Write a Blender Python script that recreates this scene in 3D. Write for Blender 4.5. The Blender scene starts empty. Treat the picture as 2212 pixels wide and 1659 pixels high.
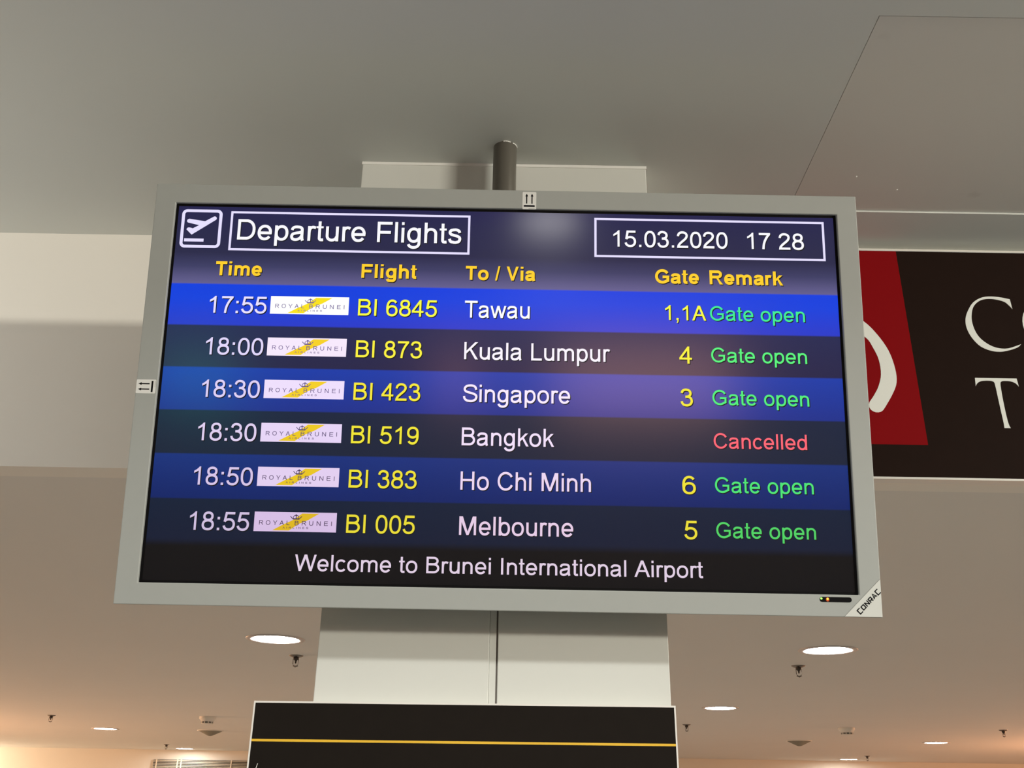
import bpy, bmesh, math, random
from mathutils import Vector, Matrix

# ---------------------------------------------------------------- camera, world, lights, exposure
SC = bpy.context.scene
COL = SC.collection
EYE = 1.85                                   # camera height above the hall floor
LOW = EYE + 0.576                            # underside of the lower ceiling
HIGH = EYE + 1.0825                          # underside of the upper ceiling

cam_data = bpy.data.cameras.new('camera')
cam_data.sensor_fit = 'HORIZONTAL'
cam_data.sensor_width = 36.0
cam_data.lens = 36.0 * 2115.0 / 2212.0
cam_data.clip_start = 0.02
cam = bpy.data.objects.new('camera', cam_data)
COL.objects.link(cam)
pitch, roll = math.radians(23.63), 0.0168
fwd = Vector((0, math.cos(pitch), math.sin(pitch)))
up0 = Vector((0, -math.sin(pitch), math.cos(pitch)))
rt = Vector((math.cos(roll), 0, 0)) + up0 * math.sin(roll)
up = Vector((-math.sin(roll), 0, 0)) + up0 * math.cos(roll)
m = Matrix.Identity(4)
for i in range(3):
    m[i][0], m[i][1], m[i][2] = rt[i], up[i], -fwd[i]
m[2][3] = EYE
cam.matrix_world = m
SC.camera = cam

SC.view_settings.view_transform = 'Standard'
SC.view_settings.look = 'None'
SC.view_settings.gamma = 1.0
SC.view_settings.use_curve_mapping = False
SC.view_settings.exposure = 0.0
SC.cycles.max_bounces = 8
SC.cycles.diffuse_bounces = 5
SC.cycles.caustics_reflective = False
SC.cycles.caustics_refractive = False
SC.cycles.sample_clamp_indirect = 6.0

world = bpy.data.worlds.new('world')
SC.world = world
world.use_nodes = True
world.node_tree.nodes['Background'].inputs[0].default_value = (1.0, 0.96, 0.9, 1)
world.node_tree.nodes['Background'].inputs[1].default_value = 0.02


def lamp(name, kind, loc, power, colour, size=0.2, size_y=None, aim=None, shape='DISK', spread=None):
    d = bpy.data.lights.new(name, kind)
    d.energy = power
    d.color = colour
    if kind == 'AREA':
        d.shape = shape
        d.size = size
        if size_y:
            d.size_y = size_y
        if spread:
            d.spread = math.radians(spread)
    elif kind == 'POINT':
        d.shadow_soft_size = size
    o = bpy.data.objects.new(name, d)
    o.location = loc
    if aim is not None:
        o.rotation_euler = (Vector(aim) - Vector(loc)).to_track_quat('-Z', 'Y').to_euler()
    COL.objects.link(o)
    return o


# round downlights of the upper ceiling, over and behind the camera, recessed so they cut off near the horizon
for x in (-2.0, 0.10, 2.2):
    lamp('hall_downlight_lamp', 'AREA', (x, -0.06, HIGH - 0.004), 25, (0.975, 0.99, 0.945), 0.20, spread=152)
lamp('lens_glow_lamp', 'AREA', (0.10, 0.07, HIGH - 0.005), 1.7, (1.0, 0.97, 0.94), 0.16)
# bright lightbox of a counter far to the right behind the camera, hung just under the ceiling
lamp('counter_lightbox_lamp', 'AREA', (5.6, -2.67, EYE + 0.962), 45, (1.0, 0.955, 0.83), 1.3, 0.2,
     (-0.3, 1.3, EYE + 0.88), 'RECTANGLE', 70)
# unseen lamp added on the left to brighten the bulkhead and ceiling
lamp('side_fill_lamp', 'AREA', (-1.75, 0.98, EYE + 0.55), 3.8, (1.0, 0.975, 0.94), 0.4, 0.5, (-0.8, 1.7, EYE + 0.80), 'RECTANGLE')
# cooler unseen lamp added on the right to lift the sign and frame
lamp('side_fill_lamp', 'AREA', (2.4, 0.55, EYE + 0.45), 4.0, (0.94, 1.0, 0.97), 0.4, 0.5, (0.9, 1.7, EYE + 0.80), 'RECTANGLE')
# warm shop fronts behind the camera that the glass of the screen mirrors
lamp('shop_lamp', 'AREA', (0.92, -4.0, EYE + 0.80), 9.5, (1.0, 0.50, 0.36), 1.2, 0.44, (0.1, 1.3, EYE + 0.6), 'RECTANGLE')
lamp('shop_lamp', 'AREA', (-0.36, -4.0, EYE + 0.80), 1.4, (1.0, 0.46, 0.42), 0.20, 0.40, (0.1, 1.3, EYE + 0.6), 'RECTANGLE')
lamp('kiosk_lamp', 'AREA', (-2.15, -4.0, EYE + 0.78), 1.9, (0.05, 0.80, 0.62), 0.5, 0.35, (-0.4, 1.3, EYE + 0.6), 'RECTANGLE')
# fill lamps added over the far hall; column, boards and frame edge hide them
for x, y in ((-5.6, 3.7), (5.6, 3.7), (-5.6, 6.0), (5.6, 6.0), (-0.30, 5.96), (0.0, 8.5)):
    lamp('far_fill_lamp', 'AREA', (x, y, LOW - 0.004), 30, (1.0, 0.945, 0.86), 0.2)
# orange wall uplights either side of the far hall
lamp('wall_uplight_lamp', 'POINT', (-5.6, 7.4, LOW - 0.45), 235, (1.0, 0.50, 0.26), 0.12)
lamp('wall_uplight_lamp', 'POINT', (5.4, 8.0, LOW - 0.45), 138, (1.0, 0.45, 0.22), 0.12)
lamp('wall_uplight_lamp', 'POINT', (-6.3, 11.0, LOW - 0.42), 48, (1.0, 0.84, 0.62), 0.1)

# ---------------------------------------------------------------- helpers


def lin(c):
    return tuple(((v / 255.0) / 12.92 if v <= 10 else ((v / 255.0 + 0.055) / 1.055) ** 2.4) for v in c)


def mat(name, colour, rough=0.6, metal=0.0, spec=0.5, emit=None, strength=1.0, var=0.0, scale=30.0, bump=0.0):
    mt = bpy.data.materials.new(name)
    mt.use_nodes = True
    nt = mt.node_tree
    b = nt.nodes['Principled BSDF']
    b.inputs['Base Color'].default_value = (*colour, 1)
    b.inputs['Roughness'].default_value = rough
    b.inputs['Metallic'].default_value = metal
    b.inputs['Specular IOR Level'].default_value = spec
    if emit:
        b.inputs['Emission Color'].default_value = (*emit, 1)
        b.inputs['Emission Strength'].default_value = strength
    if var or bump:
        tc = nt.nodes.new('ShaderNodeTexCoord')
        nz = nt.nodes.new('ShaderNodeTexNoise')
        nz.inputs['Scale'].default_value = scale
        nz.inputs['Detail'].default_value = 5
        nt.links.new(tc.outputs['Object'], nz.inputs['Vector'])
        if var:
            mx = nt.nodes.new('ShaderNodeMix')
            mx.data_type = 'RGBA'
            mx.inputs['A'].default_value = (*[c * (1 - var) for c in colour], 1)
            mx.inputs['B'].default_value = (*[min(1, c * (1 + var)) for c in colour], 1)
            nt.links.new(nz.outputs['Fac'], mx.inputs['Factor'])
            nt.links.new(mx.outputs['Result'], b.inputs['Base Color'])
        if bump:
            bp = nt.nodes.new('ShaderNodeBump')
            bp.inputs['Strength'].default_value = bump
            bp.inputs['Distance'].default_value = 0.002
            nt.links.new(nz.outputs['Fac'], bp.inputs['Height'])
            nt.links.new(bp.outputs['Normal'], b.inputs['Normal'])
    return mt


def glow(name, srgb):
    """lit pixels of the display"""
    return mat(name, (0.01, 0.01, 0.01), 0.35, 0, 0.25, lin(srgb), 1.0)


class MB:
    def __init__(self):
        self.v, self.f, self.mi, self.sm = [], [], [], []

    def face(self, pts, mi=0, smooth=False):
        b = len(self.v)
        self.v += [tuple(p) for p in pts]
        self.f.append(list(range(b, b + len(pts))))
        self.mi.append(mi)
        self.sm.append(smooth)

    def mesh(self, vs, fs, mi=0, smooth=False):
        b = len(self.v)
        self.v += [tuple(p) for p in vs]
        for q in fs:
            self.f.append([b + i for i in q])
            self.mi.append(mi)
            self.sm.append(smooth)

    def box(self, a, c, mi=0):
        (x0, y0, z0), (x1, y1, z1) = a, c
        self.mesh([(x0, y0, z0), (x1, y0, z0), (x1, y1, z0), (x0, y1, z0), (x0, y0, z1), (x1, y0, z1), (x1, y1, z1), (x0, y1, z1)],
                  [(3, 2, 1, 0), (4, 5, 6, 7), (0, 1, 5, 4), (1, 2, 6, 5), (2, 3, 7, 6), (3, 0, 4, 7)], mi)

    def prism(self, poly, z0, z1, mi=0):
        """polygon in local x, y extruded along local z"""
        n = len(poly)
        ar = sum(poly[i - 1][0] * poly[i][1] - poly[i][0] * poly[i - 1][1] for i in range(n))
        if ar < 0:
            poly = poly[::-1]
        vs = [(p[0], p[1], z0) for p in poly] + [(p[0], p[1], z1) for p in poly]
        fs = [tuple(range(n))[::-1], tuple(range(n, 2 * n))]
        fs += [(i, (i + 1) % n, n + (i + 1) % n, n + i) for i in range(n)]
        self.mesh(vs, fs, mi)

    def lathe(self, prof, seg=40, mi=0, smooth=True, c=(0, 0)):
        """profile of (radius, z) about the local z axis"""
        vs, fs = [], []
        for r, z in prof:
            for k in range(seg):
                a = 2 * math.pi * k / seg
                vs.append((c[0] + r * math.cos(a), c[1] + r * math.sin(a), z))
        for i in range(len(prof) - 1):
            for k in range(seg):
                k2 = (k + 1) % seg
                fs.append((i * seg + k, i * seg + k2, (i + 1) * seg + k2, (i + 1) * seg + k))
        self.mesh(vs, fs, mi, smooth)

    def disc(self, r, z, seg=40, mi=0):
        self.face([(r * math.cos(2 * math.pi * k / seg), r * math.sin(2 * math.pi * k / seg), z) for k in range(seg)], mi)

    def tube(self, pts, r, seg=8, mi=0):
        pts = [Vector(p) for p in pts]
        vs, fs = [], []
        for i, p in enumerate(pts):
            d = (pts[min(i + 1, len(pts) - 1)] - pts[max(i - 1, 0)]).normalized()
            a = d.orthogonal().normalized()
            b = d.cross(a)
            for k in range(seg):
                t = 2 * math.pi * k / seg
                vs.append(p + (a * math.cos(t) + b * math.sin(t)) * r)
        for i in range(len(pts) - 1):
            for k in range(seg):
                k2 = (k + 1) % seg
                fs.append((i * seg + k, i * seg + k2, (i + 1) * seg + k2, (i + 1) * seg + k))
        fs.append(tuple(range(seg))[::-1])
        fs.append(tuple(range((len(pts) - 1) * seg, len(pts) * seg)))
        self.mesh(vs, fs, mi, True)

    def build(self, name, mats, parent=None, bevel=0.0, fix=False, **props):
        me = bpy.data.meshes.new(name)
        me.from_pydata(self.v, [], self.f)
        mats = mats if isinstance(mats, (list, tuple)) else [mats]
        for mm in mats:
            me.materials.append(mm)
        for p, i, s in zip(me.polygons, self.mi, self.sm):
            p.material_index = i
            p.use_smooth = s
        if fix:
            bm = bmesh.new()
            bm.from_mesh(me)
            bmesh.ops.remove_doubles(bm, verts=bm.verts, dist=1e-6)
            bmesh.ops.recalc_face_normals(bm, faces=bm.faces)
            bm.to_mesh(me)
            bm.free()
        me.update()
        o = bpy.data.objects.new(name, me)
        COL.objects.link(o)
        if parent:
            o.parent = parent
        if bevel:
            bv = o.modifiers.new('bevel', 'BEVEL')
            bv.width = bevel
            bv.segments = 3
            bv.limit_method = 'ANGLE'
        for k, v in props.items():
            o[k] = v
        return o


def empty(name, loc, label, category, group=None):
    o = bpy.data.objects.new(name, None)
    o.empty_display_size = 0.05
    COL.objects.link(o)
    o.location = loc
    o['label'] = label
    o['category'] = category
    if group:
        o['group'] = group
    return o


def smooth(pts, closed=False, k=4):
    """Catmull-Rom through the points"""
    n = len(pts)
    out = []
    rng = n if closed else n - 1
    for i in range(rng):
        g = (lambda j: pts[j % n]) if closed else (lambda j: pts[max(0, min(n - 1, j))])
        p0, p1, p2, p3 = g(i - 1), g(i), g(i + 1), g(i + 2)
        for s in range(k):
            t = s / k
            out.append(tuple(0.5 * (2 * p1[d] + (p2[d] - p0[d]) * t + (2 * p0[d] - 5 * p1[d] + 4 * p2[d] - p3[d]) * t * t
                                    + (3 * p1[d] - p0[d] - 3 * p2[d] + p3[d]) * t ** 3) for d in range(2)))
    if not closed:
        out.append(tuple(pts[-1]))
    return out


# ---------------------------------------------------------------- lettering: a grotesque drawn with a pen of even width


def arc(cx, cy, rx, ry, a0, a1, e=2.15):
    n = max(4, int(abs(a1 - a0) / 11))
    out = []
    for i in range(n + 1):
        a = math.radians(a0 + (a1 - a0) * i / n)
        c, s = math.cos(a), math.sin(a)
        out.append((cx + rx * math.copysign(abs(c) ** (2 / e), c), cy + ry * math.copysign(abs(s) ** (2 / e), s)))
    return out


def ring(cx, cy, rx, ry, e=2.2):
    return ('O', arc(cx, cy, rx, ry, 0, 360, e)[:-1])


def S(*pts):
    return ('S', list(pts))


def P(*pts):
    return ('P', list(pts))


def flip(items, w, h):
    return [(k, [(w - x, h - y) for x, y in p]) for k, p in items]


SIX = [ring(285, 228, 192, 196), S(*arc(290, 350, 204, 321, 42, 198, 2.3))]
ESS = smooth([(590, 500), (560, 600), (465, 662), (335, 674), (200, 650), (118, 570), (124, 478), (200, 415), (330, 378), (470, 340), (580, 280), (604, 195), (560, 100), (450, 48), (335, 40), (195, 66), (112, 145), (90, 240)], k=3)
ess = smooth([(425, 375), (395, 440), (320, 477), (240, 479), (135, 458), (92, 390), (125, 325), (220, 290), (330, 260), (412, 215), (428, 140), (390, 68), (310, 38), (225, 38), (120, 68), (78, 160)], k=3)
GLYPH = {  # advance, strokes; 1000 units to the em, capitals 716 high
    ' ': (278, []),
    '.': (278, [P((90, 0), (188, 0), (188, 100), (90, 100))]),
    ',': (278, [P((90, 0), (188, 0), (188, 100), (90, 100)), P((188, 5), (138, 5), (128, -70), (92, -110), (115, -145), (165, -105), (186, -50))]),
    ':': (278, [P((90, 0), (188, 0), (188, 100), (90, 100)), P((90, 418), (188, 418), (188, 518), (90, 518))]),
    '/': (278, [P((0, -12), (70, -12), (278, 728), (208, 728))]),
    '0': (556, [ring(278, 352, 194, 320, 2.3)]),
    '1': (556, [P((285, 0), (373, 0), (373, 719), (316, 719), (285, 640)), P((316, 719), (285, 560), (230, 520), (170, 488), (109, 462), (109, 547), (200, 602), (272, 665))]),
    '2': (556, [S(*(smooth([(82, 505), (100, 585), (165, 655), (272, 678), (385, 650), (446, 570), (445, 490), (390, 395), (280, 295), (170, 195), (105, 110), (88, 43)], k=3) + [(508, 43)]))]),
    '3': (556, [S(*smooth([(86, 535), (115, 620), (185, 667), (265, 677), (370, 645), (425, 560), (415, 470), (350, 405), (225, 386)], k=3)),
                S(*smooth([(225, 386), (360, 375), (445, 310), (470, 205), (430, 100), (345, 45), (255, 33), (160, 58), (100, 125), (80, 200)], k=3))]),
    '4': (556, [P((323, 0), (411, 0), (411, 716), (339, 716), (323, 690)), P((13, 166), (508, 166), (508, 247), (13, 247)), P((13, 247), (110, 240), (345, 575), (390, 716), (339, 716))]),
    '5': (556, [S((498, 668), (160, 668), (104, 338)), S(*arc(270, 232, 200, 197, 147, -168, 2.15))]),
    '6': (556, SIX),
    '7': (556, [S(*([(45, 668), (470, 668)] + smooth([(470, 655), (375, 530), (290, 365), (240, 200), (216, 0)], k=3)))]),
    '8': (556, [ring(278, 534, 160, 142), ring(278, 207, 196, 172)]),
    '9': (556, flip(SIX, 556, 704)),
    'A': (667, [P((0, 0), (102, 0), (388, 716), (281, 716)), P((667, 0), (562, 0), (281, 716), (388, 716)), P((165, 217), (500, 217), (472, 297), (193, 297))]),
    'B': (667, [S((119, 0), (119, 716)), S(*([(119, 672)] + arc(360, 532, 182, 140, 90, -90) + [(119, 392)])), S(*([(119, 388)] + arc(365, 216, 216, 172, 90, -90) + [(119, 44)]))]),
    'C': (722, [S(*arc(378, 358, 285, 324, 31, 333, 2.05))]),
    'D': (722, [S((125, 0), (125, 716)), S(*([(125, 672)] + arc(330, 358, 300, 314, 90, -90, 2.3) + [(125, 44)]))]),
    'E': (667, [S((124, 0), (124, 716)), S((124, 672), (612, 672)), S((124, 380), (580, 380)), S((124, 44), (626, 44))]),
    'F': (611, [S((127, 0), (127, 716)), S((127, 672), (584, 672)), S((127, 350), (535, 350))]),
    'G': (778, [S(*(arc(392, 358, 296, 324, 33, 306, 2.05) + [(660, 132), (664, 330), (400, 330)]))]),
    'H': (722, [S((124, 0), (124, 716)), S((600, 0), (600, 716)), S((124, 380), (600, 380))]),
    'I': (278, [S((139, 0), (139, 716))]),
    'K': (667, [S((121, 0), (121, 716)), P((168, 361), (524, 716), (652, 716), (168, 240)), P((300, 395), (365, 458), (662, 0), (540, 0))]),
    'L': (556, [S((119, 0), (119, 716)), S((119, 44), (522, 44))]),
    'M': (833, [S((120, 0), (120, 716)), S((713, 0), (713, 716)), P((74, 716), (216, 716), (462, 0), (373, 0)), P((759, 716), (617, 716), (373, 0), (462, 0))]),
    'N': (722, [S((121, 0), (121, 716)), S((601, 0), (601, 716)), P((76, 716), (180, 716), (646, 0), (542, 0))]),
    'O': (778, [ring(388, 358, 296, 326, 2.1)]),
    'R': (722, [S((125, 0), (125, 716)), S(*([(125, 672)] + arc(430, 522, 190, 150, 90, -90, 2.3) + [(125, 372)])), P((350, 372), (455, 372), (560, 225), (705, 0), (590, 0), (480, 175), (410, 290))]),
    'S': (667, [S(*ESS)]),
    'T': (611, [S((305, 0), (305, 716)), S((20, 672), (591, 672))]),
    'U': (722, [S(*([(122, 716)] + arc(361, 290, 239, 256, 180, 360, 2.4) + [(600, 716)]))]),
    'V': (667, [P((4, 716), (105, 716), (378, 0), (284, 0)), P((662, 716), (562, 716), (284, 0), (378, 0))]),
    'W': (944, [P((12, 716), (110, 716), (290, 0), (198, 0)), P((198, 0), (290, 0), (527, 716), (415, 716)), P((415, 716), (527, 716), (750, 0), (655, 0)), P((655, 0), (750, 0), (932, 716), (836, 716))]),
    'Y': (667, [P((284, 0), (378, 0), (378, 310), (284, 310)), P((2, 716), (116, 716), (378, 300), (284, 300)), P((660, 716), (550, 716), (284, 300), (378, 300))]),
    'a': (556, [S(*(smooth([(84, 370), (115, 440), (185, 476), (275, 480), (370, 465), (420, 415), (426, 330)], k=3) + [(426, 140), (434, 60), (456, 0)])),
                S(*smooth([(426, 312), (330, 282), (215, 262), (115, 225), (80, 150), (108, 68), (190, 34), (290, 48), (375, 105), (420, 190), (426, 270)], k=3))]),
    'b': (556, [S((108, 0), (108, 716)), ring(292, 259, 180, 227)]),
    'c': (500, [S(*arc(272, 259, 190, 227, 42, 322))]),
    'd': (556, [S((448, 0), (448, 716)), ring(264, 259, 180, 227)]),
    'e': (556, [S(*([(85, 250), (466, 250)] + arc(278, 262, 193, 226, 8, 325)))]),
    'g': (556, [S(*([(446, 519), (446, 10)] + arc(262, 0, 184, 166, 0, -162))), ring(262, 266, 178, 220)]),
    'h': (556, [S((110, 0), (110, 716)), S(*([(446, 0), (446, 315)] + arc(282, 318, 164, 163, 0, 170)))]),
    'i': (222, [S((111, 0), (111, 519)), P((67, 616), (155, 616), (155, 716), (67, 716))]),
    'k': (500, [S((110, 0), (110, 716)), P((154, 305), (367, 519), (481, 519), (154, 192)), P((220, 330), (282, 390), (505, 0), (402, 0))]),
    'l': (222, [S((111, 0), (111, 716))]),
    'm': (833, [S((110, 0), (110, 519)), S(*([(416, 0), (416, 330)] + arc(268, 335, 148, 146, 0, 165))), S(*([(724, 0), (724, 330)] + arc(576, 335, 148, 146, 0, 165)))]),
    'n': (556, [S((110, 0), (110, 519)), S(*([(446, 0), (446, 315)] + arc(282, 318, 164, 163, 0, 170)))]),
    'o': (556, [ring(278, 259, 198, 228)]),
    'p': (556, [S((108, -199), (108, 519)), ring(292, 259, 180, 227)]),
    'r': (333, [S((110, 0), (110, 519)), S(*smooth([(112, 300), (125, 400), (175, 465), (250, 482), (330, 455)], k=3))]),
    's': (500, [S(*ess)]),
    't': (278, [S(*([(127, 690), (127, 120)] + smooth([(130, 80), (155, 48), (205, 40), (262, 45)], k=2))), P((18, 450), (254, 450), (254, 519), (18, 519))]),
    'u': (556, [S(*([(110, 519), (110, 200)] + arc(272, 198, 162, 160, 180, 350))), S((446, 0), (446, 519))]),
    'w': (722, [P((4, 519), (97, 519), (252, 0), (162, 0)), P((162, 0), (252, 0), (409, 519), (313, 519)), P((313, 519), (409, 519), (562, 0), (470, 0)), P((470, 0), (562, 0), (718, 519), (628, 519))]),
}
BOLD = {'T': 611, 'i': 278, 'm': 889, 'e': 556, 'F': 611, 'l': 278, 'g': 611, 'h': 611, 't': 333, ' ': 278, 'o': 611, '/': 278, 'V': 667, 'a': 556, 'G': 778, 'R': 722, 'r': 389, 'k': 556}


def band(pts, w, closed=False):
    """quads of an even band along a centre line, mitred at the bends"""
    n = len(pts)
    q = [Vector(p) for p in pts]
    L, R = [], []
    for i in range(n):
        if closed or 0 < i < n - 1:
            d1 = (q[i] - q[i - 1]).normalized()
            d2 = (q[(i + 1) % n] - q[i]).normalized()
        else:
            d1 = d2 = (q[1] - q[0]).normalized() if i == 0 else (q[-1] - q[-2]).normalized()
        n1, n2 = Vector((-d1.y, d1.x)), Vector((-d2.y, d2.x))
        mm = n1 + n2
        if mm.length < 1e-5:
            mm = n1
        mm.normalize()
        k = min(1.0 / max(0.2, mm.dot(n1)), 1.9)
        L.append(q[i] + mm * w / 2 * k)
        R.append(q[i] - mm * w / 2 * k)
    out = []
    for i in range(n if closed else n - 1):
        j = (i + 1) % n
        out.append([R[i], R[j], L[j], L[i]])
    return out


def glyph_polys(ch, bold, pen):
    adv, items = GLYPH[ch]
    out = []
    xs = [p[0] for _, pts in items for p in pts]
    for kind, pts in items:
        if kind == 'P':
            if bold:      # swell the straight pieces sideways
                ys = {}
                for p in pts:
                    ys.setdefault(round(p[1], -1), []).append(p[0])
                pts = [(p[0] + (0 if len(ys[round(p[1], -1)]) < 2 else 26 if p[0] == max(ys[round(p[1], -1)]) else -26), p[1]) for p in pts]
            out.append(pts)
        else:
            if bold:
                mid_, f_ = (259, 0.89) if ch.islower() else (358, 0.93)
                pts = [(x, y if y in (0, 519, 716, -199, 44, 672) or y > 530 and ch.islower() else max(y, -140) + 22 if y < 0 else mid_ + (y - mid_) * f_) for x, y in pts]
            pts = [(x, pen / 2 if abs(y - 44) < 0.6 else 716 - pen / 2 if abs(y - 672) < 0.6 else y) for x, y in pts]
            out += [list(map(tuple, b)) for b in band(pts, pen, kind == 'O')]
    if bold:
        ab = BOLD[ch]
        ax = [p[0] for q in out for p in q]
        if ax:
            lo, hi = min(ax), max(ax)
            mid, half = (lo + hi) / 2, (hi - lo) / 2
            want = min(half, (ab * 0.90) / 2) if ch not in 'il' else half
            k = want / half
            out = [[(ab / 2 + (x - mid) * k, y) for x, y in q] for q in out]
        adv = ab
    return adv, out


def text_polys(s, u0, u1, base, cap, bold=False, pen=None, space=0):
    """outline pieces of a line of text that fills u0..u1 (millimetres) on the base line (v, downward positive)"""
    pen = pen or (142 if bold else 92)
    x, polys = 0.0, []
    for ch in s:
        adv, pl = glyph_polys(ch, bold, pen)
        polys += [[(px + x, py) for px, py in q] for q in pl]
        x += adv + space
    lo = min(p[0] for q in polys for p in q)
    hi = max(p[0] for q in polys for p in q)
    k, h = (u1 - u0) / (hi - lo), cap / 716.0
    return [[((u0 + (px - lo) * k) / 1000, (-base + py * h) / 1000) for px, py in q] for q in polys]


def flat_add(mb, polys, z, mi=0, dx=0.0, dy=0.0):
    for q in polys:
        n = len(q)
        ar = sum(q[i - 1][0] * q[i][1] - q[i][0] * q[i - 1][1] for i in range(n))
        qq = q if ar > 0 else q[::-1]
        mb.face([(x + dx, y + dy, z) for x, y in qq], mi)


# ---------------------------------------------------------------- materials
M = {}
M['ceiling'] = mat('ceiling_paint', (0.72, 0.735, 0.70), 0.9, 0, 0.2, var=0.03, scale=3.0)
M['ceiling_low'] = mat('lower_ceiling_paint', (0.755, 0.74, 0.70), 0.9, 0, 0.2, var=0.02, scale=2.0)
M['wall'] = mat('cream_wall_paint', (0.78, 0.74, 0.65), 0.85, 0, 0.25, var=0.02, scale=4.0)
M['far_wall'] = mat('far_wall_paint', (0.72, 0.68, 0.60), 0.85, 0, 0.25, var=0.02, scale=4.0)
M['bulkhead'] = mat('bulkhead_paint', (0.84, 0.81, 0.745), 0.8, 0, 0.25, var=0.015, scale=4.0)
M['floor'] = mat('floor_tile', (0.33, 0.33, 0.315), 0.35, 0, 0.5, var=0.08, scale=6.0)
M['column'] = mat('column_panel_paint', (0.685, 0.69, 0.645), 0.5, 0, 0.25, var=0.01, scale=5.0)
M['dark'] = mat('dark_gap', (0.03, 0.027, 0.024), 0.9)
M['silver'] = mat('silver_frame_paint', (0.385, 0.40, 0.38), 0.5, 0.0, 0.4, var=0.02, scale=60.0)
M['pole'] = mat('grey_steel_tube', (0.15, 0.138, 0.115), 0.30, 0.3, 0.5)
M['plaster'] = mat('chipped_white_plaster', (0.85, 0.84, 0.80), 0.9)
M['black'] = mat('matt_black', (0.005, 0.0045, 0.005), 0.6, 0, 0.08)
M['ink'] = mat('black_print', (0.006, 0.005, 0.006), 0.7, 0, 0.1)
M['sticker'] = mat('white_sticker', (0.82, 0.82, 0.79), 0.5)
M['board'] = mat('black_board_film', (0.013, 0.010, 0.008), 0.6, 0, 0.06, var=0.1, scale=40.0)
M['yellow'] = mat('yellow_stripe', (0.80, 0.48, 0.03), 0.5)
M['edge'] = mat('white_board_edge', (0.80, 0.77, 0.72), 0.6)
M['sign_brown'] = mat('dark_brown_sign_film', (0.016, 0.0075, 0.005), 0.6, 0, 0.06, var=0.1, scale=30.0)
M['sign_red'] = mat('red_sign_film', (0.25, 0.0035, 0.006), 0.6, 0, 0.05)
M['sign_white'] = mat('off_white_sign_film', (0.87, 0.90, 0.85), 0.5)
M['alu'] = mat('white_aluminium', (0.78, 0.77, 0.73), 0.4, 0.2)
M['chrome'] = mat('chrome', (0.22, 0.19, 0.165), 0.22, 1.0)
M['brass'] = mat('dark_bronze', (0.06, 0.045, 0.035), 0.4, 0.6)
M['plastic'] = mat('white_plastic', (0.78, 0.75, 0.68), 0.5)
M['mesh'] = mat('grey_speaker_mesh', (0.26, 0.25, 0.20), 0.7, 0, 0.3, var=0.3, scale=400.0)
M['ring'] = mat('lamp_trim_white', (0.62, 0.56, 0.53), 0.35, 0.1)
M['lens'] = mat('lit_lamp_lens', (0.9, 0.9, 0.9), 0.4, emit=(1.0, 0.95, 0.88), strength=100.0)
M['slat'] = mat('grille_slat', (0.66, 0.60, 0.48), 0.45, 0.2)


def speckled_panel():
    mt = mat('stained_ceiling_panel', (0.76, 0.74, 0.70), 0.9, 0, 0.2)
    nt = mt.node_tree
    b = nt.nodes['Principled BSDF']
    tc = nt.nodes.new('ShaderNodeTexCoord')
    nz = nt.nodes.new('ShaderNodeTexNoise')
    nz.inputs['Scale'].default_value = 9.0
    nz.inputs['Detail'].default_value = 3
    cr = nt.nodes.new('ShaderNodeValToRGB')
    cr.color_ramp.elements[0].position = 0.64
    cr.color_ramp.elements[0].color = (0.75, 0.73, 0.68, 1)
    cr.color_ramp.elements[1].position = 0.76
    cr.color_ramp.elements[1].color = (0.60, 0.57, 0.52, 1)
    nt.links.new(tc.outputs['Object'], nz.inputs['Vector'])
    nt.links.new(nz.outputs['Fac'], cr.inputs['Fac'])
    nt.links.new(cr.outputs['Color'], b.inputs['Base Color'])
    return mt


M['panel'] = speckled_panel()

# ---------------------------------------------------------------- the setting
BY = 1.7375                       # face of the bulkhead
FAR = 11.56
XW = 8.0
REAR = -9.5
PX0, PX1, PY0, PY1 = 0.531, 1.16, 1.099, 1.6045     # opening of the access panel


def struct(name, mb, mt, **kw):
    return mb.build(name, mt, None, kind='structure', **kw)


b = MB()
b.box((-XW, REAR, -0.1), (XW, FAR, 0.0))
struct('floor', b, M['floor'])
b = MB()                          # upper ceiling with a square opening
T = HIGH + 0.012
for a, c in (((-XW, REAR), (XW, PY0)), ((-XW, PY1), (XW, BY + 0.06)), ((-XW, PY0), (PX0, PY1)), ((PX1, PY0), (XW, PY1))):
    b.box((a[0], a[1], HIGH), (c[0], c[1], T))
b.box((-XW, REAR, T + 0.05), (XW, BY + 0.06, T + 0.10), 1)
struct('ceiling', b, [M['ceiling'], M['dark']])
b = MB()
b.box((-XW, BY + 0.06, LOW), (XW, FAR, LOW + 0.06))
struct('ceiling_lower', b, M['ceiling_low'])
b = MB()
b.box((-XW, BY, LOW), (XW, BY + 0.06, HIGH))
struct('wall_bulkhead', b, M['bulkhead'])
b = MB()
b.box((-XW, FAR, 0.0), (XW, FAR + 0.1, LOW + 0.06))
struct('wall_far', b, M['far_wall'])
b = MB()
b.box((-XW, REAR - 0.1, 0.0), (XW, REAR, T + 0.1))
struct('wall_rear', b, M['wall'])
for nm, x in (('wall_left', -XW - 0.1), ('wall_right', XW)):
    b = MB()
    b.box((x, REAR, 0.0), (x + 0.1, FAR, T + 0.1))
    struct(nm, b, M['wall'])

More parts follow.
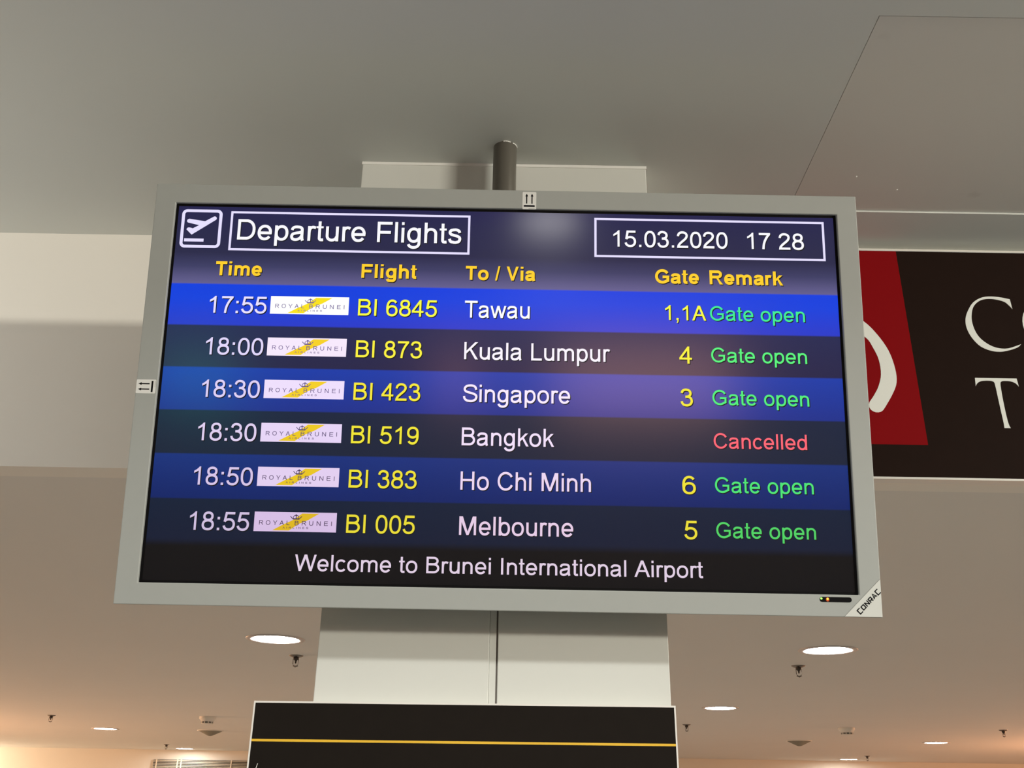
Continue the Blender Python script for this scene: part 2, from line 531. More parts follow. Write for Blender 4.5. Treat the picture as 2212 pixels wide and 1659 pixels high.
# ceiling access panel, its left and near edges open as dark cracks, its far edge whitened with filler
b = MB()
b.box((PX0 + 0.0016, PY0 + 0.0016, HIGH + 0.0006), (PX1 - 0.0016, PY1 - 0.0012, HIGH + 0.011))
panel = b.build('access_panel', M['panel'], label='flat stained access panel set in the upper ceiling, right of the grey pole', category='ceiling panel')
b = MB()
b.box((0.36, PY1 + 0.0003, HIGH - 0.0030), (XW, BY - 0.0005, HIGH - 0.0001))
struct('trim_1', b, M['ceiling'], label='shallow lowered strip of ceiling board in front of the sign')
for x, y in ((0.627, 1.494), (0.716, 1.533)):
    b = MB()
    b.box((x, y, HIGH - 0.0010), (x + 0.0022, y + 0.003, HIGH + 0.001))
    b.build('paint_fleck', M['plaster'], panel, label='tiny white fleck')

# column clad with two white panels and a recessed joint
CX0, CX1, CY = -0.2785, 0.2370, 1.475
GX0, GX1 = -0.0268, -0.0144
col = MB()
col.box((CX0 + 0.004, CY + 0.006, 0.0), (CX1 - 0.004, BY - 0.001, HIGH - 0.0005))
column = struct('column', col, M['column'])
b = MB()
b.box((CX0, CY, 0.0), (GX0, CY + 0.0065, HIGH - 0.004))
b.build('cladding_panel', M['column'], column, 0.0012)
b = MB()
b.box((GX1, CY, 0.0), (CX1, CY + 0.0065, HIGH - 0.004))
b.build('cladding_panel', M['column'], column, 0.0012)
b = MB()
b.box((GX0 + 0.0004, CY + 0.0016, 0.0), (GX1 - 0.0024, CY + 0.0064, HIGH - 0.004))
b.box((GX1 - 0.0024, CY + 0.0045, 0.0), (GX1, CY + 0.0064, HIGH - 0.004), 1)  # dark strip colours in the shadow of the right panel's edge
b.build('joint_strip', [M['column'], mat('joint_shadow', (0.22, 0.19, 0.17), 0.8)], column)
b = MB()
b.box((CX0 - 0.001, CY - 0.0012, HIGH - 0.006), (CX1 + 0.001, CY + 0.0065, HIGH - 0.0002))
b.build('top_trim', M['plaster'], column)

# ---------------------------------------------------------------- the flight information display
ROOT = Vector((-0.0194, 1.4285, HIGH))
AX, AU, AN = Vector((0.999997, 0.00241, -0.000499)), Vector((0.000941, -0.186843, 0.982389)), Vector((0.002274, -0.982387, -0.186845))
ORG = Vector((-0.519034, 1.264442, 0.847386 + EYE))
POSE = Matrix.Identity(4)         # local frame of the display: origin at the top left of the opening, x right, y up, z to the viewer
for i in range(3):
    POSE[i][0], POSE[i][1], POSE[i][2] = AX[i], AU[i], AN[i]
    POSE[i][3] = ORG[i] - ROOT[i]

disp = empty('flight_display', ROOT, 'large silver framed screen listing departure flights, hung from a grey pole', 'flight information screen')


def dpart(mb, name, mats, parent=None, **kw):
    o = mb.build(name, mats, parent or disp, **kw)
    if parent is None:
        o.matrix_basis = POSE
    return o


X0, X1, Y0, Y1 = -0.03134, 1.04281, 0.03029, -0.60049
IW, IH = 1.01192, 0.57013
b = MB()                          # frame: one mitred ring, rounded outside, with a lip around the glass
o4 = [(X0, Y0), (X1, Y0), (X1, Y1), (X0, Y1)]
i4 = [(0, 0), (IW, 0), (IW, -IH), (0, -IH)]
vs = [(x, y, 0) for x, y in o4] + [(x, y, 0) for x, y in i4] + [(x, y, -0.016) for x, y in o4] + [(x, y, -0.016) for x, y in i4]
fs = []
for k in range(4):
    k2 = (k + 1) % 4
    fs += [(k, 4 + k, 4 + k2, k2), (8 + k, k, k2, 8 + k2), (4 + k, 12 + k, 12 + k2, 4 + k2), (12 + k, 8 + k, 8 + k2, 12 + k2)]
b.mesh(vs, fs)
dpart(b, 'frame', M['silver'], bevel=0.0013, fix=True)
b = MB()
b.box((X0 + 0.004, Y1 + 0.004, -0.074), (X1 - 0.004, Y0 - 0.004, -0.016))
b.box((0.40, -0.50, -0.080), (0.60, -0.20, -0.074))
dpart(b, 'back_casing', M['silver'], bevel=0.002)
b = MB()
b.lathe([(0.0206, 0.0), (0.0206, -0.54), (0.0, -0.54)], 48)
b.build('hanging_pole', M['pole'], disp, label='grey round steel pole up to the ceiling')
b = MB()
for a0, a1 in ((-98, -62), (-52, -8)):
    n = 14
    ts = [math.radians(a0 + (a1 - a0) * k / n) for k in range(n + 1)]
    rs = [0.0217 + 0.0006 * math.sin(math.pi * k / n) + 0.0002 * math.sin(k * 1.9) for k in range(n + 1)]
    ring_ = [(r_ * math.cos(t_), r_ * math.sin(t_)) for r_, t_ in zip(rs, ts)] + [(0.0207 * math.cos(t_), 0.0207 * math.sin(t_)) for t_ in reversed(ts)]
    b.mesh([(x, y, -0.0018) for x, y in ring_] + [(x, y, -0.0001) for x, y in ring_],
           [(k, k + 1, 2 * n - k, 2 * n + 1 - k) for k in range(n)] + [(k, k + 2 * n + 2, k + 2 * n + 3, k + 1) for k in range(n)])
b.build('chipped_collar', M['plaster'], disp, fix=True, label='chipped white filler where the pole meets the ceiling')
b = MB()
b.box((-0.05, -0.060, -0.46), (0.05, -0.016, -0.32))
b.build('mount_bracket', M['pole'], disp)

# glass with the picture it gives off
scr_mat = bpy.data.materials.new('display_picture')
scr_mat.use_nodes = True
nt = scr_mat.node_tree
pb = nt.nodes['Principled BSDF']
pb.inputs['Base Color'].default_value = (0.008, 0.008, 0.010, 1)
pb.inputs['Roughness'].default_value = 0.17
pb.inputs['Specular IOR Level'].default_value = 0.5
pb.inputs['Emission Strength'].default_value = 1.0
tc = nt.nodes.new('ShaderNodeTexCoord')
sp = nt.nodes.new('ShaderNodeSeparateXYZ')
mu = nt.nodes.new('ShaderNodeMath')
mu.operation = 'MULTIPLY'
mu.inputs[1].default_value = -1.0 / IH
cr = nt.nodes.new('ShaderNodeValToRGB')
nt.links.new(tc.outputs['Object'], sp.inputs[0])
nt.links.new(sp.outputs['Y'], mu.inputs[0])
nt.links.new(mu.outputs[0], cr.inputs['Fac'])
nt.links.new(cr.outputs['Color'], pb.inputs['Emission Color'])
STOPS = [(5, (28, 26, 74)), (30, (32, 32, 72)), (78, (36, 36, 70)), (100, (58, 58, 98)), (127.6, (98, 93, 142)),
         (128.2, (0, 60, 222)), (150, (6, 62, 220)), (192.0, (38, 56, 200)),
         (192.6, (34, 38, 80)), (256.6, (36, 34, 70)),
         (257.2, (24, 58, 166)), (321.4, (26, 46, 138)),
         (322.0, (22, 34, 60)), (386.4, (22, 32, 54)),
         (387.0, (18, 46, 122)), (450.4, (6, 32, 100)),
         (451.0, (13, 28, 52)), (508, (14, 24, 48)), (518, (9, 8, 8)), (568, (7, 6, 6))]
el = cr.color_ramp.elements
while len(el) > 1:
    el.remove(el[-1])
el[0].position = STOPS[0][0] / 570.13
el[0].color = (*lin(STOPS[0][1]), 1)
for p, c in STOPS[1:]:
    e = el.new(p / 570.13)
    e.color = (*lin(c), 1)
b = MB()
b.box((-0.002, -IH - 0.002, -0.012), (IW + 0.002, 0.002, -0.0050), 1)
b.face([(0.0042, -IH + 0.0035, -0.0049), (IW - 0.0042, -IH + 0.0035, -0.0049), (IW - 0.0042, -0.0042, -0.0049), (0.0042, -0.0042, -0.0049)], 0)
screen = dpart(b, 'screen', [scr_mat, M['black']])

ZS, ZT = -0.00475, -0.00455
SHADE = glow('text_drop_shade', (8, 8, 16))


def line(name, s, u0, u1, base, cap, colour, bold=False, pen=None, shade=1.3):
    pl = text_polys(s, u0, u1, base, cap, bold, pen)
    mb = MB()
    if shade:
        flat_add(mb, pl, ZS, 1, shade / 1000, -shade / 1000)
    flat_add(mb, pl, ZT, 0)
    return mb.build(name, [colour, SHADE], screen)


WHITE = glow('white_pixels', (250, 250, 255))
LILAC = glow('lilac_white_pixels', (230, 224, 255))
GOLD = glow('gold_pixels', (255, 207, 40))
# header: pictogram, title, date and time
b = MB()


def rect_frame(mb, x0, y0, x1, y1, t, r=0.0, z=ZT):
    if r:
        pts = []
        for cx, cy, a in ((x1 - r, y0 + r, -90), (x1 - r, y1 - r, 0), (x0 + r, y1 - r, 90), (x0 + r, y0 + r, 180)):
            for k in range(7):
                t_ = math.radians(a + 15 * k)
                pts.append((cx + (r - t / 2) * math.cos(t_), cy + (r - t / 2) * math.sin(t_)))
    else:
        h = t / 2
        pts = [(x0 + h, y0 + h), (x1 - h, y0 + h), (x1 - h, y1 - h), (x0 + h, y1 - h)]
    flat_add(mb, [[(p.x / 1000, -p.y / 1000) for p in q] for q in band(pts, t, True)], z)


rect_frame(b, 10.0, 9.2, 71.8, 71.4, 4.6, 8.0)
nose = [(60.2 + 3.2 * math.cos(math.radians(a)), 23.4 + 3.2 * math.sin(math.radians(a))) for a in range(-115, 70, 15)]
plane = [(18.6, 41.9), (20.0, 39.4), (22.0, 38.8), (25.6, 39.3), (28.0, 40.2), (37.4, 34.9), (19.8, 30.7), (18.2, 28.8), (18.9, 26.2), (21.5, 24.7), (46.0, 28.3)] + nose + [(27.2, 50.4)]
flat_add(b, [[(x / 1000, -y / 1000) for x, y in plane]], ZT)
flat_add(b, [[(x / 1000, -y / 1000) for x, y in [(16.6, 56.6), (46.2, 56.6), (46.2, 61.4), (16.6, 61.4)]]], ZT)
b.build('takeoff_pictogram', [LILAC], screen)
b = MB()
rect_frame(b, 84.8, 11.0, 451.2, 74.4, 3.4)
b.build('title_box', [LILAC], screen)
b = MB()
rect_frame(b, 641.0, 11.0, 992.8, 74.4, 3.4)
b.build('date_box', [LILAC], screen)
line('title_text', 'Departure Flights', 96.7, 438.0, 56.9, 33.0, WHITE, pen=97)
line('date_text', '15.03.2020', 670.0, 844.4, 57.0, 26.4, WHITE, pen=97)
line('clock_text', '17 28', 874.4, 960.8, 56.8, 26.2, WHITE, pen=97)
for s, u0, u1 in (('Time', 68.6, 138.4), ('Flight', 288.9, 372.3), ('To / Via', 446.4, 551.5), ('Gate', 732.8, 799.1), ('Remark', 815.2, 926.5)):
    line('column_heading', s, u0, u1, 114.5, 22.2, GOLD, True)

ROWS = [('17:55', 'BI 6845', 404.8, 'Tawau', 543.9, '1,1A', 747.0, 808.4, 'Gate open'),
        ('18:00', 'BI 873', 385.0, 'Kuala Lumpur', 664.0, '4', 766.9, 785.7, 'Gate open'),
        ('18:30', 'BI 423', 384.9, 'Singapore', 605.1, '3', 767.4, 785.5, 'Gate open'),
        ('18:30', 'BI 519', 384.9, 'Bangkok', 582.1, '', 0, 0, 'Cancelled'),
        ('18:50', 'BI 383', 384.6, 'Ho Chi Minh', 635.6, '6', 767.2, 786.7, 'Gate open'),
        ('18:55', 'BI 005', 384.3, 'Melbourne', 610.3, '5', 768.6, 787.2, 'Gate open')]
TIME_C = [(232, 224, 255), (226, 215, 252), (222, 208, 246), (222, 206, 240), (214, 196, 232), (206, 190, 222)]
DEST_C = [(252, 252, 255), (250, 244, 255), (248, 234, 255), (242, 224, 250), (236, 214, 242), (230, 204, 230)]
YEL_C = [(248, 250, 66), (250, 240, 60), (246, 232, 54), (240, 228, 50), (238, 224, 50), (232, 218, 50)]
REM_C = [(56, 236, 146), (86, 242, 124), (78, 238, 122), (255, 100, 116), (72, 226, 116), (76, 208, 98)]
PLATE_C = [(254, 254, 254), (246, 232, 252), (238, 222, 252), (230, 212, 246), (226, 206, 240), (214, 190, 228)]
SLASH_C = [(250, 226, 20), (246, 208, 30), (244, 206, 30), (236, 200, 26), (232, 196, 24), (222, 182, 24)]
MARK_C = [(112, 96, 152), (104, 84, 140), (96, 80, 130), (84, 70, 112), (72, 56, 92), (66, 48, 78)]


def airline_logo(k, y0):
    """white plate with slanted yellow flash, small crown and two lines of capitals"""
    x0, w, h = 155.2, 117.4, 27.7
    mb = MB()

    def q(u, v):
        return ((x0 + u * w) / 1000, -(y0 + v * h) / 1000)
    flat_add(mb, [[q(0, 0), q(1, 0), q(1, 1), q(0, 1)]], ZT - 0.0002, 0)
    flat_add(mb, [[q(.578, .06), q(.785, .06), q(.66, .38), q(.535, .62), q(.428, .94), q(.225, .94), q(.345, .66), q(.47, .40)]], ZT - 0.0001, 1)
    z = ZT
    # crown
    flat_add(mb, [[q(.462, .31), q(.553, .31), q(.548, .375), q(.467, .375)]], z, 2)
    for uu in ((.478, .500), (.536, .514)):
        pts = [(x0 + u * w, y0 + v * h) for u, v in ((uu[0] - .004 if uu[0] < .5 else uu[0] + .004, .31), (uu[0] - .004 if uu[0] < .5 else uu[0] + .004, .24), ((uu[0] + uu[1]) / 2, .17), (.507, .18))]
        flat_add(mb, [[(p.x / 1000, -p.y / 1000) for p in qq] for qq in band(smooth(pts, k=3), 0.9)], z, 2)
    flat_add(mb, [[q(.502, .17), q(.512, .17), q(.512, .31), q(.502, .31)], [q(.507, .10), q(.523, .155), q(.507, .205), q(.491, .155)]], z, 2)
    for sgn in (-1, 1):
        pts = [(x0 + (.507 + sgn * d) * w, y0 + v * h) for d, v in ((.042, .33), (.056, .27), (.070, .205))]
        flat_add(mb, [[(p.x / 1000, -p.y / 1000) for p in qq] for qq in band(pts, 1.0)], z, 2)
    for s, a, c, base, cap, pen in (('ROYAL', .062, .432, .665, .225, 92), ('BRUNEI', .495, .945, .670, .225, 92), ('AIRLINES', .350, .662, .845, .095, 120)):
        adv = sum(GLYPH[ch][0] for ch in s)
        flat_add(mb, text_polys(s, x0 + a * w, x0 + c * w, y0 + base * h, cap * h, pen=pen, space=330 if s != 'AIRLINES' else 420), z, 2)
    cols = [glow('logo_plate_pixels', PLATE_C[k]), glow('logo_flash_pixels', SLASH_C[k]), glow('logo_mark_pixels', MARK_C[k])]
    return mb.build('airline_logo', cols, screen)


for k, (tm, fl, fu, dst, du, gt, g0, g1, rem) in enumerate(ROWS):
    base = 173.8 + 64.45 * k
    yel = glow('yellow_pixels', YEL_C[k])
    line('departure_time', tm, 64.2 - 0.12 * k, 149.6 - 0.25 * k, base - 0.3, 26.2, glow('time_pixels', TIME_C[k]))
    airline_logo(k, 145.8 + 64.5 * k)
    line('flight_number', fl, 286.8, fu, base, 25.9, yel)
    line('destination', dst, 447.6 + (0 if k else -1), du, base + 0.1, 26.4, glow('destination_pixels', DEST_C[k]))
    if gt:
        line('gate_number', gt, g0, g1, base + (-1.9 if k == 0 else 0.5), 23.2 if k == 0 else 26.2, yel)
    line('remark', rem, 814.3, 956.6 if rem[0] == 'G' else 950.2, 171.5 + 64.5 * k, 22.4, glow('remark_pixels', REM_C[k]))
line('welcome_text', 'Welcome to Brunei International Airport', 216.9, 794.0, 550.5, 22.9, glow('welcome_pixels', (224, 206, 226)), shade=0)

# stickers with two arrows, corner badge and indicator window on the frame


def arrow_sticker(cx, cy, w, h, turn):
    mb = MB()
    ca, sa = math.cos(turn), math.sin(turn)

    def t(x, y):
        return ((cx + x * ca - y * sa) / 1000, (cy + x * sa + y * ca) / 1000)
    r = 1.3
    pts = []
    for sx, sy, a in ((1, 1, 0), (-1, 1, 90), (-1, -1, 180), (1, -1, 270)):
        for k in range(4):
            an = math.radians(a + 30 * k)
            pts.append(t(sx * (w / 2 - r) + r * math.cos(an), sy * (h / 2 - r) + r * math.sin(an)))
    mb.prism(pts, 0.0, 0.00022, 0)
    pr = []
    for x in (-4.1, 4.1):
        pr.append([t(x - .85, -5.0), t(x + .85, -5.0), t(x + .85, 7.2), t(x - .85, 7.2)])
        pr.append([t(x - 2.1, 6.8), t(x + 2.1, 6.8), t(x, 11.4)])
    pr.append([t(-8.4, -10.3), t(8.4, -10.3), t(8.4, -7.6), t(-8.4, -7.6)])
    pr.append([t(-1.0, -13.35), t(8.4, -13.35), t(8.4, -13.05), t(-1.0, -13.05)])
    flat_add(mb, pr, 0.00030, 1)
    return mb


dpart(arrow_sticker(540.9, 13.3, 21.3, 28.2, 0), 'arrow_sticker', [M['sticker'], M['ink']], label='white sticker with two up arrows on the top of the frame')
dpart(arrow_sticker(-16.4, -289.3, 20.8, 28.6, math.pi / 2), 'arrow_sticker', [M['sticker'], M['ink']], label='white sticker with two arrows lying sideways on the left of the frame')
b = MB()
b.prism([(1.0420, -0.5478), (1.0420, -0.5998), (0.9893, -0.5998)], 0.0, 0.0009)
badge = dpart(b, 'corner_badge', mat('badge_silver', (0.66, 0.67, 0.63), 0.45), label='triangular lighter badge with black lettering in the lower right corner')
SQ = {'C': [[(480, 640), (480, 716), (70, 716), (70, 0), (480, 0), (480, 76)]], 'O': [[(60, 60), (60, 656), (520, 656), (520, 60)]],
      'N': [[(60, 0), (60, 716)], [(90, 690), (500, 20)], [(530, 0), (530, 716)]],
      'R': [[(60, 0), (60, 656), (510, 656), (510, 290), (150, 290)], [(300, 290), (520, 0)]],
      'A': [[(10, 0), (270, 700), (530, 0)], [(110, 200), (430, 200)]]}
mb = MB()
x = 0.0
bx, by, ang, k = 1011.0, -596.6, math.radians(45.0), 43.8 / 4180.0
kh = 9.0 / 716
for ch in 'CONRAC':
    for st in SQ[ch]:
        for qd in band(st, 150, ch == 'O'):
            flat_add(mb, [[((bx + (p.x + x) * k * math.cos(ang) - p.y * k * 0.88 * math.sin(ang)) / 1000, (by + (p.x + x) * k * math.sin(ang) + p.y * k * 0.88 * math.cos(ang)) / 1000) for p in qd]], 0.0011)
    x += 715
mb.build('badge_lettering', [M['ink']], badge)
b = MB()
cx0, cx1, cy0, r = 959.2, 997.0, -577.0, 3.5
pill = [((cx1 + r * math.cos(math.radians(a))) / 1000, (cy0 + r * math.sin(math.radians(a))) / 1000) for a in range(-90, 91, 18)]
pill += [((cx0 + r * math.cos(math.radians(a))) / 1000, (cy0 + r * math.sin(math.radians(a))) / 1000) for a in range(90, 271, 18)]
b.prism(pill, 0.0, 0.0004)
win = dpart(b, 'indicator_window', M['black'], label='small black pill shaped window below the glass')


def led(x, y, rad, rgb, strength):
    mb = MB()
    mb.prism([((x + rad * math.cos(a)) / 1000, (y + rad * math.sin(a)) / 1000) for a in [2 * math.pi * k / 14 for k in range(14)]], 0.0004, 0.0009)
    return mb.build('indicator_light', [mat('indicator_glow', (0.02, 0.02, 0.02), 0.4, emit=rgb, strength=strength)], win)


led(957.9, -575.8, 1.35, (0.25, 1.0, 0.08), 3.0)
led(966.6, -576.3, 1.5, (1.0, 0.34, 0.03), 3.2)
b = MB()
for dx, dy, rad, a in ((966.6, -576.9, 2.7, 0),):
    b.prism([((dx + 2.4 * math.cos(t)) / 1000, (dy + 2.9 * math.sin(t)) / 1000) for t in [2 * math.pi * k / 16 for k in range(16)]], 0.0004, 0.0006)
b.build('indicator_lens', [mat('amber_lens', (0.05, 0.01, 0.005), 0.4, emit=(0.6, 0.08, 0.01), strength=0.8)], win)

# ---------------------------------------------------------------- black board in front of the column
BDY = 1.445
bd = empty('notice_board', (-0.0556, BDY, EYE - 0.55), 'tall black board with a thin yellow stripe, fixed to the white column under the screen', 'board')
bd.rotation_euler = (0, -math.radians(0.26), 0)
w2 = 0.2968
b = MB()
b.box((-w2 + 0.0022, 0.0, -0.6), (w2 - 0.0022, 0.028, 0.6899 - 0.0022))
b.build('board_face', M['board'], bd)
b = MB()
b.box((-w2, -0.0006, -0.6), (-w2 + 0.0022, 0.028, 0.6899))
b.box((w2 - 0.0022, -0.0006, -0.6), (w2, 0.028, 0.6899))
b.box((-w2 + 0.0022, -0.0006, 0.6899 - 0.0024), (w2 - 0.0022, 0.028, 0.6899))
b.build('board_edging', M['edge'], bd, label='thin white edging')
b = MB()
b.box((-w2 + 0.0022, -0.0004, 0.6362), (w2 - 0.0022, 0.0002, 0.6394))
b.build('stripe', M['yellow'], bd, label='thin yellow stripe')
b = MB()
b.prism([(0.0, 0.0), (0.0010, 0.0), (0.0030, 0.0078), (0.0024, 0.0078)], 0.0, 0.0004)
sc_ = b.build('white_scratch', M['edge'], bd, label='tiny slanted white scratch near the left edge')
sc_.matrix_basis = Matrix.Translation((-0.2852, -0.0001, 0.600)) @ Matrix.Rotation(math.pi / 2, 4, 'X')

# ---------------------------------------------------------------- shop sign across the bulkhead
SY = 1.712
sg = empty('shop_sign', (1.36, SY, EYE + 0.575), 'dark brown shop sign with red panel and white letters, right of the screen', 'sign')
SM = Matrix.Translation((-1.36, 0, -0.575)) @ Matrix.Rotation(math.pi / 2, 4, 'X')      # local x right, y up, z to the viewer


def spart(mb, name, mats, **kw):
    o = mb.build(name, mats, sg, **kw)
    o.matrix_basis = SM
    return o


b = MB()
b.box((0.32, 0.5755, -0.0245), (2.40, 1.0580, 0.0))
spart(b, 'sign_face', M['sign_brown'])
b = MB()
b.box((0.32, 0.5715, -0.0245), (2.40, 0.5755, 0.0012))
b.box((0.32, 1.0580, -0.0245), (2.40, 1.0600, 0.0008))
spart(b, 'sign_edging', M['alu'], label='thin white metal edging')
b = MB()
b.prism([(0.36, 1.0578), (0.776, 1.0578), (0.7772, 0.639), (0.36, 0.639)], 0.0, 0.0004)
spart(b, 'red_panel', M['sign_red'], label='red panel')
outer = smooth([(0.600, 0.942), (0.650, 0.924), (0.690, 0.896), (0.713, 0.867), (0.730, 0.833), (0.7375, 0.795), (0.736, 0.765), (0.7245, 0.740), (0.706, 0.712)], k=4)
inner = smooth([(0.679, 0.724), (0.690, 0.739), (0.7005, 0.757), (0.7085, 0.782), (0.7085, 0.812), (0.701, 0.838), (0.688, 0.862), (0.645, 0.893), (0.600, 0.910)], k=4)
cap = [(0.7025, 0.7075), (0.6985, 0.7045), (0.6935, 0.7030), (0.6880, 0.7030), (0.6830, 0.7050), (0.6790, 0.7085), (0.6770, 0.7135), (0.6772, 0.7190)]
b = MB()
b.prism(outer + cap + inner, 0.0004, 0.0009)
spart(b, 'white_emblem', M['sign_white'], label='white curved emblem with a rounded end')


def strip(mb, a, c, z0, z1):
    """quads between two edges of equal count"""
    for k in range(len(a) - 1):
        mb.prism([a[k], a[k + 1], c[k + 1], c[k]], z0, z1)


def mm(pts):
    return [(x / 1000, y / 1000) for x, y in pts]


Z0, Z1 = 0.0, 0.0006
co = smooth(mm([(988, 951), (967, 955.5), (946, 956.5), (929, 952.5), (913, 942), (902, 927), (893.5, 910), (890.5, 892), (893.5, 874), (901, 858), (912.5, 844.5), (930, 836.5), (948, 834.5), (967, 838.5), (984, 845), (991.5, 852)]), k=3)
ci = smooth(mm([(989, 929), (983, 938), (976, 945), (961, 949.8), (945, 951.2), (930, 948), (918, 939.5), (910, 928), (905, 911), (904, 895), (907.5, 876), (915.5, 861), (930, 848.5), (946, 842.3), (965, 842.3), (990, 851.2)]), k=3)
b = MB()
b.prism(co + ci[::-1], Z0, Z1)
spart(b, 'sign_letter', M['sign_white'])
b = MB()
a_ = [(x, y) for x, y in mm([(1003 + 52 - 52 * math.cos(t), 893 - 57 * math.sin(t)) for t in [math.pi * 2 * k / 40 for k in range(41)]])]
c_ = [(x, y) for x, y in mm([(1055 - 40 * math.cos(t + 0.25), 893 - 52 * math.sin(t + 0.25)) for t in [math.pi * 2 * k / 40 for k in range(41)]])]
strip(b, a_, c_, Z0, Z1)
spart(b, 'sign_letter', M['sign_white'])
b = MB()
tee = (mm([(888.5, 778), (968.5, 778)]) + smooth(mm([(969.5, 761), (965, 767.5), (957, 771.5), (946, 772.6), (938, 771.2), (935, 764), (934, 735), (934.3, 704), (935.5, 684), (938, 675.5)]), k=3)
       + smooth(mm([(926, 675.5), (926.5, 686), (926, 705), (925.3, 735), (924.6, 764), (922, 771), (912, 772.6), (900, 771.5), (892, 767.5), (887, 760.5)]), k=3))
b.prism(tee, Z0, Z1)
spart(b, 'sign_letter', M['sign_white'])

# ---------------------------------------------------------------- fittings of the lower ceiling


def kids(o):
    return [c for c in bpy.data.objects if c.parent is o]


def copy_tree(o, parent=None):
    c = o.copy()
    COL.objects.link(c)
    if parent:
        c.parent = parent
    for ch in kids(o):
        copy_tree(ch, c)
    return c


def place(proto, first, spots):
    for k, (x, y, rz, label) in enumerate(spots):
        o = proto if k == 0 else copy_tree(proto)
        o.location = (x, y, LOW)
        o.rotation_euler = (0, 0, rz)
        o['label'] = label


dl = empty('downlight', (0, 0, LOW), 'x', 'ceiling light', 'round downlights in the lower ceiling')
b = MB()
b.lathe([(0.108, -0.0002), (0.108, -0.0025), (0.104, -0.0048), (0.092, -0.0042), (0.0865, -0.0030), (0.0865, -0.0002)], 64)
b.build('trim_ring', M['ring'], dl, fix=True)
b = MB()
b.lathe([(0.0865, -0.0010), (0.060, -0.0018), (0.0, -0.0022)], 48)
b.build('lens', M['lens'], dl, label='bright white lens')
place(dl, True, [
    (-0.861, 3.71, 0, 'large lit downlight below the lower left edge of the screen, beside the white column'),
    (1.200, 3.753, 0, 'large lit downlight on the right, below the corner badge of the screen'),
    (1.243, 5.964, 0, 'lit downlight just right of the top corner of the black board'),
    (-3.274, 8.481, 0, 'lit downlight on the far left between a sprinkler and the smoke detector'),
    (-3.454, 11.24, 0, 'small lit downlight on the left, just above the slatted grille'),
    (3.511, 8.474, 0, 'lit downlight near the right side of the photo, right of the smoke detector'),
    (3.661, 11.162, 0, 'small lit downlight at the bottom right against the far wall')])

sp_ = empty('sprinkler', (0, 0, LOW), 'x', 'sprinkler', 'fire sprinklers in the lower ceiling')
b = MB()
b.lathe([(0.029, -0.0002), (0.0285, -0.002), (0.022, -0.0055), (0.014, -0.0085), (0.012, -0.0085), (0.012, -0.0002)], 40)
b.build('escutcheon', M['chrome'], sp_, fix=True)
b = MB()
b.lathe([(0.0115, -0.006), (0.0115, -0.014), (0.008, -0.017), (0.004, -0.022), (0.0028, -0.031), (0.0, -0.032)], 20)
b.build('nozzle', M['brass'], sp_)
for sx in (-1, 1):
    b = MB()
    b.tube([(sx * 0.0100, 0, -0.010), (sx * 0.0108, 0, -0.018), (sx * 0.0106, 0, -0.034), (sx * 0.0085, 0, -0.0395), (0, 0, -0.043)], 0.0016, 8)
    b.build('frame_arm', M['chrome'], sp_)
b = MB()
b.lathe([(0.0, -0.041), (0.011, -0.0415), (0.011, -0.043), (0.004, -0.0455), (0.0, -0.048)], 24)
b.build('deflector', M['chrome'], sp_)
place(sp_, True, [
    (-0.866, 4.132, 0.1, 'large sprinkler just below the left large downlight, beside the white column'),
    (1.207, 4.182, 0.0, 'large sprinkler just below the right large downlight'),
    (-3.198, 7.26, 0.3, 'sprinkler at the far left, in the orange glow'),
    (-3.428, 10.546, 0.2, 'tiny sprinkler above the left end of the grille, beside the small downlight'),
    (1.247, 7.143, 0.2, 'sprinkler close to the right edge of the black board'),
    (3.447, 7.162, 0.4, 'sprinkler at the far right, in the orange glow'),
    (3.639, 10.512, 0.3, 'tiny sprinkler at the bottom right, beside the small downlight')])

sd = empty('smoke_detector', (0, 0, LOW), 'x', 'smoke detector', 'smoke detectors in the lower ceiling')
b = MB()
b.lathe([(0.056, -0.0002), (0.056, -0.014), (0.053, -0.018), (0.046, -0.024), (0.043, -0.034), (0.0, -0.034)], 40)
b.build('base', M['plastic'], sd)
b = MB()
b.lathe([(0.038, -0.034), (0.038, -0.044)], 32)
b.build('sensor_core', M['dark'], sd, label='dark sensor slots')
b = MB()
for k in range(10):
    a = 2 * math.pi * k / 10
    ca, sa = math.cos(a), math.sin(a)
    t = (-sa * 0.0028, ca * 0.0028)
    b.prism([(0.0375 * ca - t[0], 0.0375 * sa - t[1]), (0.0415 * ca - t[0], 0.0415 * sa - t[1]), (0.0415 * ca + t[0], 0.0415 * sa + t[1]), (0.0375 * ca + t[0], 0.0375 * sa + t[1])], -0.0445, -0.0335)
b.lathe([(0.0395, -0.0385), (0.0415, -0.0385), (0.0415, -0.0395), (0.0395, -0.0395)], 32)
b.build('cage', M['plastic'], sd)
b = MB()
b.lathe([(0.0, -0.0435), (0.041, -0.0435), (0.040, -0.047), (0.030, -0.051), (0.0, -0.053)], 32)
b.build('cap', M['plastic'], sd)
place(sd, True, [(-2.069, 7.157, 0.15, 'white smoke detector on the left, above a cone speaker and beside the black board'),
                 (2.367, 7.188, 0.5, 'white smoke detector on the right, above and right of a cone speaker')])

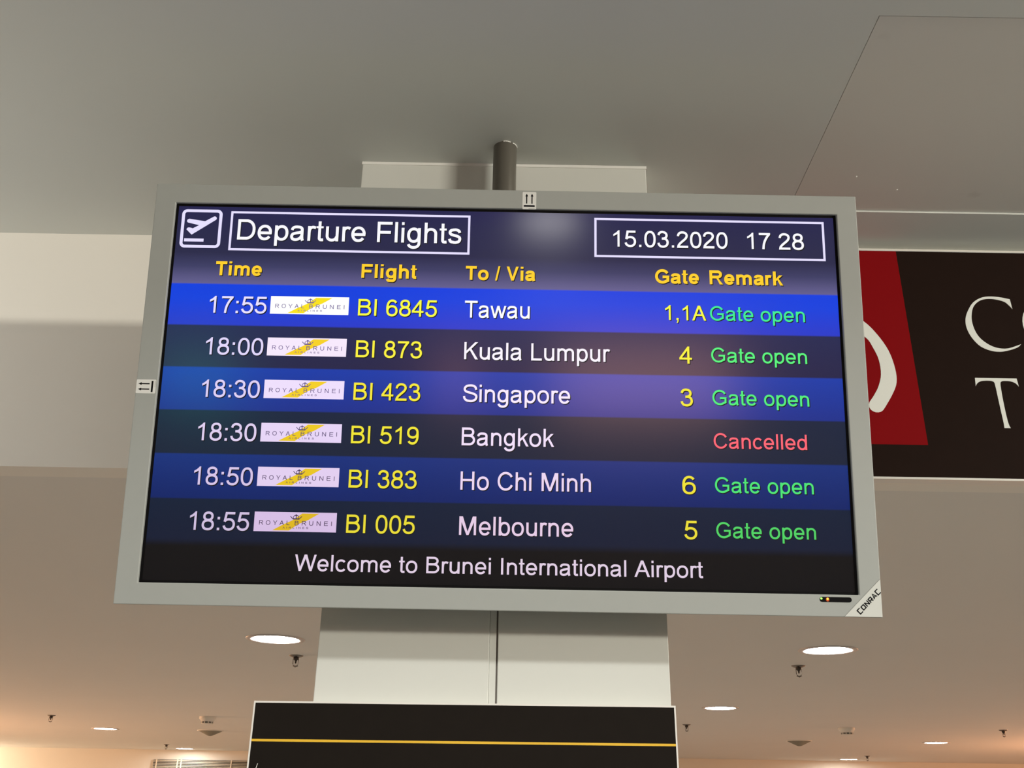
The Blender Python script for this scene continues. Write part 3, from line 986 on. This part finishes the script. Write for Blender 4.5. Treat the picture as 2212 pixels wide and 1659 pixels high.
cs = empty('ceiling_speaker', (0, 0, LOW), 'x', 'ceiling speaker', 'cone ceiling speakers')
b = MB()
b.lathe([(0.105, -0.0002), (0.105, -0.004), (0.100, -0.006), (0.094, -0.005), (0.094, -0.0002)], 48)
b.build('rim', M['plastic'], cs, fix=True)
b = MB()
b.lathe([(0.095, -0.0045), (0.07, -0.016), (0.04, -0.030), (0.018, -0.040), (0.008, -0.0425), (0.0, -0.043)], 48)
b.build('cone_grille', M['mesh'], cs, label='grey green perforated cone')
place(cs, True, [(-2.418, 8.491, 0, 'cone shaped ceiling speaker on the left, below the smoke detector'),
                 (2.406, 8.525, 0, 'cone shaped ceiling speaker on the right, left of the smoke detector')])

# slatted grille high on the far wall
GRX0, GRX1, GRZ = -3.867, -0.9, EYE + 0.474
gr = empty('louvre_grille', ((GRX0 + GRX1) / 2, FAR - 0.03, GRZ - 0.7), 'slatted metal air grille high on the cream far wall, left of the black board', 'air grille')
ox, oy, oz = gr.location
b = MB()
b.box((GRX0 - ox, 0.004, -0.0), (GRX1 - ox, 0.030, 0.7))
b.build('duct_back', M['dark'], gr, label='dark gap behind the slats')
b = MB()
k = 0
z = 0.695
while z > 0.02:
    b.mesh([(GRX0 - ox, -0.004, z - 0.006), (GRX1 - ox, -0.004, z - 0.006), (GRX1 - ox, 0.004, z), (GRX0 - ox, 0.004, z),
            (GRX0 - ox, -0.004, z - 0.0075), (GRX1 - ox, -0.004, z - 0.0075), (GRX1 - ox, 0.004, z - 0.0015), (GRX0 - ox, 0.004, z - 0.0015)],
           [(0, 1, 2, 3), (7, 6, 5, 4), (0, 4, 5, 1), (3, 2, 6, 7), (0, 3, 7, 4), (1, 5, 6, 2)])
    z -= 0.0154
b.build('slats', M['slat'], gr)
for xx in (-3.83, -3.60, -3.56, -3.01, -2.45, -1.9):
    b = MB()
    b.box((xx - 0.006 - ox, -0.006, 0.0), (xx + 0.006 - ox, 0.005, 0.7))
    b.build('mullion', M['slat'], gr)

bpy.context.view_layer.update()
